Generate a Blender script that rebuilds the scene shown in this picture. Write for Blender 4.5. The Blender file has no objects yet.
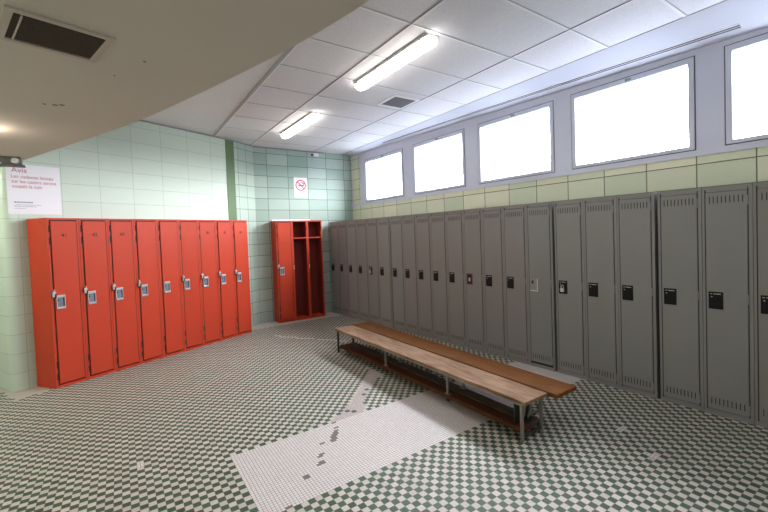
import bpy, bmesh, math, random
from math import radians, sin, cos, pi
from mathutils import Vector, Matrix

random.seed(7)
scene = bpy.context.scene
COL = scene.collection

# ------------------------------------------------------------------ materials
def new_mat(name):
    m = bpy.data.materials.new(name); m.use_nodes = True
    nt = m.node_tree; nt.nodes.clear()
    out = nt.nodes.new('ShaderNodeOutputMaterial')
    b = nt.nodes.new('ShaderNodeBsdfPrincipled')
    nt.links.new(b.outputs[0], out.inputs[0])
    return m, nt, b

def setv(nt, sock, v):
    if isinstance(v, (int, float)): sock.default_value = v
    elif isinstance(v, tuple): sock.default_value = v if len(v) != 3 or len(sock.default_value) == 3 else (*v, 1)
    else: nt.links.new(v, sock)

def M(nt, op, a, b=0.0, c=None):
    n = nt.nodes.new('ShaderNodeMath'); n.operation = op
    setv(nt, n.inputs[0], a); setv(nt, n.inputs[1], b)
    if c is not None: setv(nt, n.inputs[2], c)
    return n.outputs[0]

def MIX(nt, f, a, b):
    n = nt.nodes.new('ShaderNodeMix'); n.data_type = 'RGBA'
    setv(nt, n.inputs[0], f); setv(nt, n.inputs[6], a); setv(nt, n.inputs[7], b)
    return n.outputs[2]

def POS(nt):
    g = nt.nodes.new('ShaderNodeNewGeometry'); s = nt.nodes.new('ShaderNodeSeparateXYZ')
    nt.links.new(g.outputs['Position'], s.inputs[0]); return s.outputs, g.outputs['Position']

def NOISE(nt, scale, detail=3, coord=None, stretch=None):
    n = nt.nodes.new('ShaderNodeTexNoise'); n.inputs['Scale'].default_value = scale; n.inputs['Detail'].default_value = detail
    if coord is None: coord = nt.nodes.new('ShaderNodeTexCoord').outputs['Object']
    if stretch:
        mp = nt.nodes.new('ShaderNodeMapping'); mp.inputs['Scale'].default_value = stretch
        nt.links.new(coord, mp.inputs[0]); coord = mp.outputs[0]
    nt.links.new(coord, n.inputs['Vector']); return n.outputs['Fac']

def BUMP(nt, b, h, strength, dist=0.01):
    n = nt.nodes.new('ShaderNodeBump'); n.inputs['Strength'].default_value = strength; n.inputs['Distance'].default_value = dist
    nt.links.new(h, n.inputs['Height']); nt.links.new(n.outputs[0], b.inputs['Normal'])

def simple(name, col, rough=0.5, metal=0.0, var=0.06, scale=6.0, spec=0.5, bump=0.0, stretch=None):
    m, nt, b = new_mat(name)
    f = NOISE(nt, scale, 3, stretch=stretch)
    lo = tuple(max(0, c * (1 - var)) for c in col); hi = tuple(min(1, c * (1 + var)) for c in col)
    nt.links.new(MIX(nt, f, lo, hi), b.inputs['Base Color'])
    b.inputs['Roughness'].default_value = rough; b.inputs['Metallic'].default_value = metal
    b.inputs['Specular IOR Level'].default_value = spec
    if bump: BUMP(nt, b, f, bump, 0.004)
    return m

def block_mat(name, origin, u, bw, bh, z0, col, grout, gw=0.006, var=0.05, rough=0.35, tint=None, bump=0.25, spec=0.3):
    """stack-bonded glazed masonry blocks measured along the wall"""
    m, nt, b = new_mat(name)
    b.inputs['Specular IOR Level'].default_value = spec
    P, pos = POS(nt)
    s = M(nt, 'ADD', M(nt, 'MULTIPLY', M(nt, 'SUBTRACT', P[0], origin[0]), u[0]), M(nt, 'MULTIPLY', M(nt, 'SUBTRACT', P[1], origin[1]), u[1]))
    su = M(nt, 'DIVIDE', s, bw); sv = M(nt, 'DIVIDE', M(nt, 'SUBTRACT', P[2], z0), bh)
    fu = M(nt, 'FRACT', su); fv = M(nt, 'FRACT', sv)
    du = M(nt, 'MULTIPLY', M(nt, 'MINIMUM', fu, M(nt, 'SUBTRACT', 1.0, fu)), bw)
    dv = M(nt, 'MULTIPLY', M(nt, 'MINIMUM', fv, M(nt, 'SUBTRACT', 1.0, fv)), bh)
    d = M(nt, 'MINIMUM', du, dv)
    mask = M(nt, 'LESS_THAN', d, gw / 2)
    cb = nt.nodes.new('ShaderNodeCombineXYZ')
    nt.links.new(M(nt, 'FLOOR', su), cb.inputs[0]); nt.links.new(M(nt, 'FLOOR', sv), cb.inputs[1])
    wn = nt.nodes.new('ShaderNodeTexWhiteNoise'); wn.noise_dimensions = '3D'; nt.links.new(cb.outputs[0], wn.inputs['Vector'])
    t = tint or col
    lo = tuple(c * (1 - var) for c in col); hi = tuple(min(1, c * (1 + var)) for c in t)
    blk = MIX(nt, wn.outputs['Value'], lo, hi)
    n = NOISE(nt, 9, 4, pos)
    blk = MIX(nt, M(nt, 'MULTIPLY', n, 0.18), blk, tuple(c * 0.75 for c in col))
    nt.links.new(MIX(nt, mask, blk, grout), b.inputs['Base Color'])
    nt.links.new(M(nt, 'ADD', rough, M(nt, 'MULTIPLY', mask, 0.4)), b.inputs['Roughness'])
    n2 = NOISE(nt, 60, 2, pos)
    hgt = M(nt, 'ADD', M(nt, 'MINIMUM', M(nt, 'DIVIDE', d, gw), 1.0), M(nt, 'MULTIPLY', n2, 0.15))
    BUMP(nt, b, hgt, bump, 0.006)
    return m

TP = 0.04375; TX0, TY0 = 0.596, 2.19      # mosaic pitch and origin
def tile_mat(name, col, grout, pitch, gw, var=0.10, rough=0.5, dirt=0.25):
    m, nt, b = new_mat(name); b.inputs['Specular IOR Level'].default_value = 0.28
    P, pos = POS(nt)
    su = M(nt, 'DIVIDE', M(nt, 'SUBTRACT', P[0], TX0), pitch); sv = M(nt, 'DIVIDE', M(nt, 'SUBTRACT', P[1], TY0), pitch)
    fu = M(nt, 'FRACT', su); fv = M(nt, 'FRACT', sv)
    d = M(nt, 'MULTIPLY', M(nt, 'MINIMUM', M(nt, 'MINIMUM', fu, M(nt, 'SUBTRACT', 1.0, fu)), M(nt, 'MINIMUM', fv, M(nt, 'SUBTRACT', 1.0, fv))), pitch)
    mask = M(nt, 'LESS_THAN', d, gw / 2)
    cb = nt.nodes.new('ShaderNodeCombineXYZ')
    nt.links.new(M(nt, 'FLOOR', su), cb.inputs[0]); nt.links.new(M(nt, 'FLOOR', sv), cb.inputs[1])
    wn = nt.nodes.new('ShaderNodeTexWhiteNoise'); nt.links.new(cb.outputs[0], wn.inputs['Vector'])
    c = MIX(nt, wn.outputs['Value'], tuple(x * (1 - var) for x in col), tuple(min(1, x * (1 + var)) for x in col))
    c = MIX(nt, M(nt, 'MULTIPLY', NOISE(nt, 2.2, 5, pos), dirt), c, (0.30, 0.26, 0.20))
    nt.links.new(MIX(nt, mask, c, grout), b.inputs['Base Color'])
    nt.links.new(M(nt, 'ADD', rough, M(nt, 'MULTIPLY', mask, 0.4)), b.inputs['Roughness'])
    return m

def wood_mat(name, dark, light, rough=0.5, wear=None):
    m, nt, b = new_mat(name)
    co = nt.nodes.new('ShaderNodeTexCoord').outputs['Object']
    g = NOISE(nt, 9, 6, co, (7, 0.6, 7)); g2 = NOISE(nt, 2.5, 4, co, (3, 1.2, 3))
    r = nt.nodes.new('ShaderNodeValToRGB'); r.color_ramp.elements[0].position = 0.32; r.color_ramp.elements[1].position = 0.68
    r.color_ramp.elements[0].color = (*dark, 1); r.color_ramp.elements[1].color = (*light, 1)
    nt.links.new(g, r.inputs[0]); c = r.outputs[0]
    if wear:
        r2 = nt.nodes.new('ShaderNodeValToRGB'); r2.color_ramp.elements[0].position = 0.42; r2.color_ramp.elements[1].position = 0.7
        nt.links.new(g2, r2.inputs[0]); c = MIX(nt, M(nt, 'MULTIPLY', r2.outputs[0], 0.6), c, wear)
    nt.links.new(c, b.inputs['Base Color']); b.inputs['Roughness'].default_value = rough; b.inputs['Specular IOR Level'].default_value = 0.12
    BUMP(nt, b, g, 0.15, 0.003)
    return m

def emit_mat(name, col, strength):
    m, nt, b = new_mat(name)
    b.inputs['Base Color'].default_value = (0.8, 0.8, 0.8, 1)
    b.inputs['Emission Color'].default_value = (*col, 1); b.inputs['Emission Strength'].default_value = strength
    b.inputs['Roughness'].default_value = 0.4
    return m

U = Vector((0.9075, 0.4201, 0)); N = Vector((0.4201, -0.9075, 0))     # along / out of the red locker wall
RF = Vector((-0.652, 5.603, 0))                                       # front left foot of the red row
RW = RF - N * 0.31                                                    # a point of the wall behind it

MT = {}
MT['wall_red'] = block_mat('glazed block mint', (RW.x + U.x * 0.268, RW.y + U.y * 0.268), (U.x, U.y), 0.404, 0.2125, 2.11, (0.53, 0.62, 0.53), (0.33, 0.40, 0.34), 0.005, 0.02, 0.38, bump=0.12)
MT['wall_back'] = block_mat('glazed block sea green', (2.36, 0), (1, 0), 0.41, 0.2125, 2.11, (0.34, 0.45, 0.385), (0.10, 0.14, 0.11), 0.008, 0.10, 0.5, tint=(0.40, 0.48, 0.43), spec=0.15)
MT['wall_strip'] = block_mat('glazed block narrow', (2.12, 7.33), (0.814, 0.581), 0.21, 0.2125, 2.11, (0.37, 0.45, 0.38), (0.12, 0.16, 0.12), 0.008, 0.08, 0.45)
MT['wall_win'] = block_mat('glazed block yellow green', (4.3, 1.352), (-0.037, 0.9993), 0.404, 0.2125, 2.105, (0.60, 0.66, 0.49), (0.15, 0.16, 0.10), 0.009, 0.08, 0.42, tint=(0.72, 0.68, 0.51))
MT['plain_wall'] = simple('painted wall', (0.52, 0.56, 0.48), 0.6)
MT['pilaster'] = simple('dark green paint', (0.085, 0.150, 0.055), 0.6, var=0.08)
MT['tile_white'] = tile_mat('mosaic white', (0.495, 0.448, 0.41), (0.25, 0.22, 0.18), TP, 0.0030)
MT['tile_green'] = tile_mat('mosaic green', (0.025, 0.063, 0.032), (0.15, 0.14, 0.115), TP, 0.0030, 0.22, dirt=0.08)
MT['tile_patch'] = tile_mat('mosaic small white', (0.62, 0.56, 0.55), (0.22, 0.22, 0.21), TP / 2, 0.0034, 0.05, dirt=0.14)
MT['tile_repair'] = tile_mat('mosaic pinkish repair', (0.47, 0.40, 0.385), (0.22, 0.19, 0.18), TP / 2, 0.0034, 0.06, dirt=0.14)
MT['tile_missing'] = simple('mortar bed', (0.15, 0.13, 0.125), 0.9, var=0.3, scale=30)
MT['concrete'] = simple('worn concrete', (0.42, 0.39, 0.35), 0.7, var=0.2, scale=7)
MT['plaster'] = simple('white plaster', (0.80, 0.82, 0.83), 0.8, var=0.03, scale=3)
MT['soffit'] = simple('cream plaster', (0.66, 0.61, 0.54), 0.85, var=0.05, scale=1.5)
MT['stain'] = simple('brown stain', (0.22, 0.13, 0.09), 0.9, var=0.2, scale=30)
MT['ceil_tile'] = simple('acoustic tile', (0.74, 0.73, 0.755), 0.92, var=0.16, scale=70, bump=0.5)
MT['tbar'] = simple('white tee bar', (0.80, 0.80, 0.82), 0.5, var=0.02)
MT['tshade_trim'] = simple('tee bar shade and edge trim', (0.42, 0.41, 0.42), 0.7, var=0.02)  # painted shade beside the cross bars, also the left edge trim
MT['tshadow'] = simple('tee bar shadow and dark trim', (0.25, 0.25, 0.26), 0.6, var=0.02)  # painted shadow line beside the long bars, also dark ceiling trim
MT['alu'] = simple('pale grey frame paint', (0.54, 0.56, 0.67), 0.35, var=0.03, scale=4)
MT['gasket'] = simple('dark gasket', (0.10, 0.10, 0.12), 0.6)
MT['red'] = simple('red enamel', (0.49, 0.050, 0.021), 0.45, var=0.07, scale=5, spec=0.2)
MT['red_shaded'] = simple('red enamel with inside shade', (0.15, 0.010, 0.006), 0.7, var=0.08, scale=5)  # same red with the bay shade put into the colour; also small discs
MT['black'] = simple('black plastic', (0.007, 0.007, 0.008), 0.55, var=0.1, spec=0.2)
MT['slot'] = simple('dark slot', (0.012, 0.011, 0.010), 0.8, var=0.1)
MT['label'] = simple('pale print', (0.45, 0.45, 0.45), 0.5)
MT['chrome'] = simple('zinc plate', (0.62, 0.62, 0.62), 0.3, 0.7, var=0.08, scale=30)
MT['cup'] = simple('recess steel', (0.15, 0.165, 0.21), 0.5, 0.2, var=0.1, scale=30)
MT['bare'] = simple('bare metal', (0.26, 0.255, 0.25), 0.5, 0.2, var=0.1, scale=30)
MT['brass'] = simple('brassy padlock', (0.42, 0.40, 0.30), 0.35, 0.6, var=0.1, scale=30)
MT['number'] = simple('number paint', (0.02, 0.008, 0.007), 0.6)
MT['number_red'] = simple('number plate red', (0.20, 0.02, 0.012), 0.5)
MT['paper'] = simple('poster paper', (0.74, 0.73, 0.78), 0.6, var=0.02)
MT['ink_red'] = simple('red ink', (0.48, 0.10, 0.14), 0.6)
MT['ink_grey'] = simple('grey ink', (0.32, 0.30, 0.38), 0.6)
MT['ink_black'] = simple('black ink', (0.05, 0.045, 0.05), 0.6)
MT['sign_red'] = simple('sign red', (0.62, 0.05, 0.07), 0.5)
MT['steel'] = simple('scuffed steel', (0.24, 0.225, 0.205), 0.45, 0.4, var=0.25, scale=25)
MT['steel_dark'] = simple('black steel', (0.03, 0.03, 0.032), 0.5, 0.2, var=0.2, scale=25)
MT['wood_light'] = wood_mat('worn pale timber', (0.14, 0.075, 0.040), (0.30, 0.18, 0.11), 0.6, (0.40, 0.275, 0.19))
MT['wood_brown'] = wood_mat('varnished timber', (0.110, 0.038, 0.009), (0.20, 0.074, 0.018), 0.42)
MT['wood_under'] = wood_mat('shelf timber', (0.055, 0.019, 0.008), (0.10, 0.036, 0.014), 0.55)
MT['wood_grey'] = wood_mat('dusty timber', (0.06, 0.045, 0.038), (0.12, 0.09, 0.075), 0.6)
MT['grille'] = simple('vent grille', (0.10, 0.085, 0.065), 0.6, var=0.1, scale=40)
MT['grille_grey'] = simple('grey vent grille', (0.20, 0.20, 0.21), 0.6, var=0.1, scale=40)
MT['vent_frame'] = simple('cream vent frame', (0.53, 0.49, 0.42), 0.5)
MT['housing'] = simple('lamp housing', (0.62, 0.63, 0.60), 0.5)
MT['clip'] = simple('lamp clip', (0.55, 0.56, 0.58), 0.35, 0.5)
MT['tube'] = emit_mat('lit diffuser', (1.0, 0.95, 0.90), 9.0)
MT['globe'] = emit_mat('lit fill globe', (1.0, 0.86, 0.70), 75.0)
MT['globe_small'] = emit_mat('lit small globe', (1.0, 0.86, 0.70), 38.0)
MT['fill_globe_cool'] = emit_mat('lit fill globe neutral', (0.96, 1.0, 0.84), 240.0)
MT['em_grey'] = simple('emergency light housing', (0.10, 0.095, 0.09), 0.5, var=0.15, scale=20)
MT['em_lens'] = simple('emergency light lens', (0.40, 0.42, 0.46), 0.25, 0.5)
def glass_mat():
    m = bpy.data.materials.new('window glass'); m.use_nodes = True; nt = m.node_tree; nt.nodes.clear()
    o = nt.nodes.new('ShaderNodeOutputMaterial'); mx = nt.nodes.new('ShaderNodeMixShader')
    t = nt.nodes.new('ShaderNodeBsdfTransparent'); g = nt.nodes.new('ShaderNodeBsdfGlossy'); g.inputs['Roughness'].default_value = 0.03
    mx.inputs[0].default_value = 0.05
    nt.links.new(t.outputs[0], mx.inputs[1]); nt.links.new(g.outputs[0], mx.inputs[2]); nt.links.new(mx.outputs[0], o.inputs[0]); return m
MT['glass'] = glass_mat()
GREY = []
for i, c in enumerate([(0.218, 0.207, 0.204), (0.234, 0.226, 0.224), (0.226, 0.222, 0.222), (0.205, 0.210, 0.206)]):
    GREY.append(simple('grey enamel ' + 'abcd'[i], c, 0.42, var=0.05, scale=4))

# ------------------------------------------------------------------ mesh helpers
class MB:
    def __init__(s): s.bm = bmesh.new(); s.mats = []
    def mi(s, m):
        if m not in s.mats: s.mats.append(m)
        return s.mats.index(m)
    def box(s, lo, hi, m, bevel=0.0, mat=None):
        lo = Vector(lo); hi = Vector(hi); c = (lo + hi) / 2; d = hi - lo
        r = bmesh.ops.create_cube(s.bm, size=1.0)
        vs = r['verts']
        for v in vs: v.co = Vector((v.co.x * d.x, v.co.y * d.y, v.co.z * d.z)) + c
        fs = set(f for v in vs for f in v.link_faces); k = s.mi(m)
        for f in fs: f.material_index = k
        if bevel:
            es = list(set(e for v in vs for e in v.link_edges))
            rb = bmesh.ops.bevel(s.bm, geom=es, offset=bevel, segments=2, affect='EDGES', profile=0.5)
            for f in rb['faces']: f.material_index = k
            vs = list(set(v for f in rb['faces'] for v in f.verts) | set(v for v in vs if v.is_valid))
        if mat:
            for v in vs: v.co = mat @ v.co
        return s
    def cyl(s, a, b, r, m, seg=12, r2=None, caps=True):
        a = Vector(a); b = Vector(b); ax = b - a
        q = ax.to_track_quat('Z', 'Y').to_matrix().to_4x4()
        mt = Matrix.Translation((a + b) / 2) @ q
        res = bmesh.ops.create_cone(s.bm, cap_ends=caps, segments=seg, radius1=r, radius2=r if r2 is None else r2, depth=ax.length, matrix=mt)
        k = s.mi(m)
        for f in set(f for v in res['verts'] for f in v.link_faces): f.material_index = k
        return s
    def tube(s, pts, r, m, seg=10):
        pts = [Vector(p) for p in pts]; rings = []
        for i, p in enumerate(pts):
            t = (pts[min(i + 1, len(pts) - 1)] - pts[max(i - 1, 0)]).normalized()
            ref = Vector((0, 0, 1)) if abs(t.z) < 0.9 else Vector((1, 0, 0))
            x = t.cross(ref).normalized(); y = t.cross(x).normalized()
            rings.append([s.bm.verts.new(p + x * r * cos(2 * pi * j / seg) + y * r * sin(2 * pi * j / seg)) for j in range(seg)])
        k = s.mi(m)
        for A, B in zip(rings, rings[1:]):
            for j in range(seg): s.bm.faces.new((A[j], A[(j + 1) % seg], B[(j + 1) % seg], B[j])).material_index = k
        s.bm.faces.new(rings[0]).material_index = k; s.bm.faces.new(rings[-1]).material_index = k
        return s
    def prism(s, poly, z0, z1, m, side=None):
        k = s.mi(m); ks = s.mi(side or m)
        a = [s.bm.verts.new((p[0], p[1], z0)) for p in poly]; b = [s.bm.verts.new((p[0], p[1], z1)) for p in poly]
        s.bm.faces.new(list(reversed(a))).material_index = k; s.bm.faces.new(b).material_index = k
        n = len(poly)
        for i in range(n): s.bm.faces.new((a[i], a[(i + 1) % n], b[(i + 1) % n], b[i])).material_index = ks
        return s
    def hexa(s, pts, m):
        """8 points: bottom four then top four"""
        k = s.mi(m); v = [s.bm.verts.new(p) for p in pts]
        for f in ((3, 2, 1, 0), (4, 5, 6, 7), (0, 1, 5, 4), (1, 2, 6, 5), (2, 3, 7, 6), (3, 0, 4, 7)):
            s.bm.faces.new([v[i] for i in f]).material_index = k
        return s
    def ring(s, c, R, r, m, axis='y', seg=28, a0=0, a1=2 * pi, d=0.004):
        """flat annulus facing -y, thickness d"""
        k = s.mi(m); V = []
        n = seg
        for i in range(n + 1):
            a = a0 + (a1 - a0) * i / n
            V.append([s.bm.verts.new((c[0] + q * cos(a), c[1] + dy, c[2] + q * sin(a))) for q, dy in ((R, 0), (r, 0), (r, d), (R, d))])
        for A, B in zip(V, V[1:]):
            for j in range(4): s.bm.faces.new((A[j], A[(j + 1) % 4], B[(j + 1) % 4], B[j])).material_index = k
        return s
    def build(s, name, parent=None, loc=None, smooth=False):
        bmesh.ops.recalc_face_normals(s.bm, faces=s.bm.faces)
        me = bpy.data.meshes.new(name); s.bm.to_mesh(me); s.bm.free()
        for m in s.mats: me.materials.append(m)
        if smooth:
            for p in me.polygons: p.use_smooth = True
        o = bpy.data.objects.new(name, me); COL.objects.link(o)
        if parent: o.parent = parent
        if loc: o.location = loc
        return o

def tag(o, label, cat, group=None, kind=None):
    o['label'] = label; o['category'] = cat
    if group: o['group'] = group
    if kind: o['kind'] = kind
    return o
def struct(o, label, cat): return tag(o, label, cat, None, 'structure')
def empty(name, loc, rz=0.0):
    e = bpy.data.objects.new(name, None); COL.objects.link(e); e.location = loc; e.rotation_euler = (0, 0, rz)
    e.empty_display_size = 0.1; return e

def text_mesh(name, txt, size, m, parent, loc, align='LEFT', sx=1.0, extr=0.0006):
    """lettering standing in the local xz plane, facing -y"""
    cu = bpy.data.curves.new(name, 'FONT'); cu.body = txt; cu.size = size; cu.align_x = align; cu.extrude = extr; cu.offset = 0.0012 if name == 'door_number' else 0.0
    t = bpy.data.objects.new(name, cu); COL.objects.link(t)
    dg = bpy.context.evaluated_depsgraph_get(); dg.update()
    me = bpy.data.meshes.new_from_object(t.evaluated_get(dg))
    bpy.data.objects.remove(t); bpy.data.curves.remove(cu)
    me.transform(Matrix.Rotation(radians(90), 4, 'X') @ Matrix.Scale(sx, 4, (1, 0, 0)))
    me.materials.clear(); me.materials.append(m); me.name = name
    o = bpy.data.objects.new(name, me); COL.objects.link(o); o.parent = parent; o.location = loc
    return o

# ------------------------------------------------------------------ floor (mosaic laid tile by tile)
CEIL = 3.29
TRAIL = [(2.392, 3.95), (2.149, 3.67), (1.975, 3.476), (1.768, 3.256), (1.62, 3.143), (1.488, 3.05), (1.43, 2.978), (1.70, 2.978), (1.753, 3.01), (1.902, 3.219), (2.085, 3.419), (2.248, 3.534), (2.382, 3.616)]
MISS = [(1.427, 2.961), (1.405, 2.881), (1.378, 2.829), (1.354, 2.799), (1.326, 2.771), (1.296, 2.719), (1.283, 2.711), (1.312, 2.725), (1.2, 2.721), (1.135, 2.585), (1.109, 2.562), (1.091, 2.48), (1.074, 2.478), (1.058, 2.475), (0.935, 2.417), (0.939, 2.401), (0.763, 2.183), (0.74, 2.195)]
SPOTS = [(0.047, 3.272), (0.055, 3.32), (3.096, 1.454), (3.14, 1.454), (3.46, 1.223), (2.951, 1.205), (2.943, 1.16)]
def inside(p, poly):
    c = False; j = len(poly) - 1
    for i in range(len(poly)):
        a, b = poly[i], poly[j]
        if (a[1] > p[1]) != (b[1] > p[1]) and p[0] < (b[0] - a[0]) * (p[1] - a[1]) / (b[1] - a[1]) + a[0]: c = not c
        j = i
    return c
def tidx(p, q=TP): return (math.floor((p[0] - TX0) / q), math.floor((p[1] - TY0) / q))
spots = {tidx(p) for p in SPOTS}; miss = set()
for q_, p in enumerate(MISS):
    i_, j_ = tidx(p, TP / 2); miss |= {(i_, j_), (i_ + 1, j_)}
    if q_ in (3, 4, 5, 11): miss |= {(i_, j_ + 1), (i_ + 1, j_ + 1), (i_ - 1, j_)}
def build_floor():
    ix0, ix1 = math.floor((-3.2 - TX0) / TP), math.ceil((4.75 - TX0) / TP)
    iy0, iy1 = math.floor((-2.6 - TY0) / TP), math.ceil((7.9 - TY0) / TP)
    verts = {}; vl = []; faces = []; mi = []
    def vid(i, j):
        k = (i, j)
        if k not in verts: verts[k] = len(vl); vl.append((TX0 + i * TP / 2, TY0 + j * TP / 2, 0))
        return verts[k]
    rnd = random.Random(3)
    for ix in range(ix0, ix1):
        for iy in range(iy0, iy1):
            cx = TX0 + (ix + .5) * TP; cy = TY0 + (iy + .5) * TP
            i, j = ix * 2, iy * 2
            patch = 0 <= ix < 76 and 0 <= iy < 18
            if patch:
                for a in (0, 1):
                    for b in (0, 1):
                        faces.append((vid(i + a, j + b), vid(i + a + 1, j + b), vid(i + a + 1, j + b + 1), vid(i + a, j + b + 1)))
                        mi.append(3 if (i + a, j + b) in miss else 2)
                continue
            s = Vector((cx, cy, 0)) - RF; along = s.dot(U); out = s.dot(N)
            if cy > 6.89 and cx > 1.80 or (along < -0.02 and along > -0.33 and out < 0.0 - 0.05 + 0.9 * (along + .02) * -0.2) or (-0.33 < along < 2.72 and out < -0.12) or out < -0.42: k = 4
            elif inside((cx, cy), TRAIL) and not ((ix + iy) % 2 and rnd.random() < 0.12): k = 5
            elif (ix, iy) in spots: k = 2
            elif abs((cx - 2.144) * 0.826 + (cy - 5.983) * 0.564) < 0.03 and 2.0 < cx < 2.75: k = 0
            else:
                k = 1 if (ix + iy) % 2 else 0
            faces.append((vid(i, j), vid(i + 2, j), vid(i + 2, j + 2), vid(i, j + 2))); mi.append(k)
    me = bpy.data.meshes.new('floor'); me.from_pydata(vl, [], faces)
    for n in ('tile_white', 'tile_green', 'tile_patch', 'tile_missing', 'concrete', 'tile_repair'): me.materials.append(MT[n])
    me.polygons.foreach_set('material_index', mi); me.update()
    o = bpy.data.objects.new('floor', me); COL.objects.link(o)
    struct(o, 'green and white checkerboard mosaic floor with a white tiled rectangle', 'floor')
build_floor()

# ------------------------------------------------------------------ walls
def wall_from_path(name, path, z0, z1, m, thick, side=1):
    """front polyline thickened backwards"""
    mb = MB(); n = len(path); P = [Vector((p[0], p[1])) for p in path]; back = []
    for i in range(n):
        a = P[max(i - 1, 0)]; b = P[min(i + 1, n - 1)]; t = (b - a).normalized(); back.append(P[i] + Vector((-t.y, t.x)) * thick * side)
    poly = list(P) + list(reversed(back)); k = mb.mi(m)
    lo = [mb.bm.verts.new((p.x, p.y, z0)) for p in poly]; hi = [mb.bm.verts.new((p.x, p.y, z1)) for p in poly]
    L = len(poly)
    for i in range(L): mb.bm.faces.new((lo[i], lo[(i + 1) % L], hi[(i + 1) % L], hi[i])).material_index = k
    for i in range(n - 1):
        for S in (lo, hi): mb.bm.faces.new((S[i], S[i + 1], S[L - 2 - i], S[L - 1 - i])).material_index = k
    return mb.build(name)

corner = RW + U * (-0.275)
rad = 0.085; cc = corner + U * rad - N * rad; path = []
back_dir = -N
path.append(tuple((corner - N * 2.2)[:2]))
for i in range(9):
    a = (pi / 2) * i / 8
    p = cc - U * rad * cos(a) + N * rad * sin(a); path.append((p.x, p.y))
WE = RW + U * 2.735
path.append((WE.x, WE.y))
o = wall_from_path('wall_left', path, 0, CEIL, MT['wall_red'], 0.14)
for p in o.data.polygons: p.use_smooth = False
struct(o, 'mint glazed block wall with a rounded corner behind the long red locker row', 'wall')
PE0 = RW + U * 2.575
mb = MB(); a = PE0 + N * 0.006; b = WE + N * 0.006; c = WE - N * 0.12 + U * 0.004; d = PE0 - N * 0.12
mb.prism([(p.x, p.y) for p in (a, b + U * 0.004, c, d)], 0, CEIL, MT['pilaster'])
struct(mb.build('trim_1'), 'dark green painted strip at the right end of the mint wall', 'trim')
BY = 7.33; BX0, BX1 = 2.12, 4.18
mb = MB()
mb.prism([(WE.x, WE.y), (BX0, BY), (BX0 - 0.1, BY + 0.15), (WE.x - 0.1, WE.y + 0.14)], 0, CEIL, MT['wall_strip'])
mb.prism([(BX0, BY), (BX1 + 0.4, BY), (BX1 + 0.4, BY + 0.15), (BX0 - 0.1, BY + 0.15)], 0, CEIL, MT['wall_back'])
struct(mb.build('wall_back'), 'sea green glazed block wall behind the short red locker unit', 'wall')

def xw(y): return 4.18 + 0.037 * (7.33 - y)
def zt(y): return 3.13 + (y - 1.2) * 0.0215
WT = 2.18
mb = MB()
mb.prism([(xw(7.5), 7.5), (xw(-2.6), -2.6), (xw(-2.6) + 0.25, -2.6), (xw(7.5) + 0.25, 7.5)], 0, WT, MT['wall_win'])
struct(mb.build('wall_right'), 'yellow green glazed block wall between grey lockers and windows', 'wall')
# window band: grey panels, sill and head, with the five openings left free
WIN = [(6.80, 5.567), (5.30, 4.12), (3.88, 2.72), (2.515, 1.355), (1.155, 0.0)]    # outer frame (far, near) along y
OZ0, OZ1 = 2.235, 3.095
nx = Vector((1, 0.037, 0)).normalized()
def wp(y, dpt, z): return Vector((xw(y), y, z)) + Vector((dpt, 0.037 * dpt, 0))
def wbox(mb, ya, yb, d0, d1, z0, z1, m):
    ya, yb = min(ya, yb), max(ya, yb)
    mb.hexa([wp(ya, d0, z0), wp(ya, d1, z0), wp(yb, d1, z0), wp(yb, d0, z0), wp(ya, d0, z1), wp(ya, d1, z1), wp(yb, d1, z1), wp(yb, d0, z1)], m)
mb = MB()
wbox(mb, 7.5, -2.6, -0.012, 0.20, WT, OZ0, MT['alu'])
wbox(mb, 7.5, -2.6, 0.0, 0.20, OZ1, CEIL + 0.02, MT['alu'])
edges = [7.5] + [v for w in WIN for v in w] + [-2.6]
for i in range(0, len(edges), 2): wbox(mb, edges[i], edges[i + 1], 0.0, 0.20, OZ0, OZ1, MT['alu'])
struct(mb.build('trim_2'), 'pale grey metal panels, sill and head around the high windows', 'trim')
mb = MB(); wbox(mb, 7.28, 6.98, -0.01, 0.0, WT, 3.22, MT['wall_win'])
struct(mb.build('trim_3'), 'green block edge beside the farthest window', 'trim')
wl = ['in the back corner, the smallest seen', 'second from the back corner', 'middle one of the five', 'large one right of the middle window', 'cut by the right edge of the picture']
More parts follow.
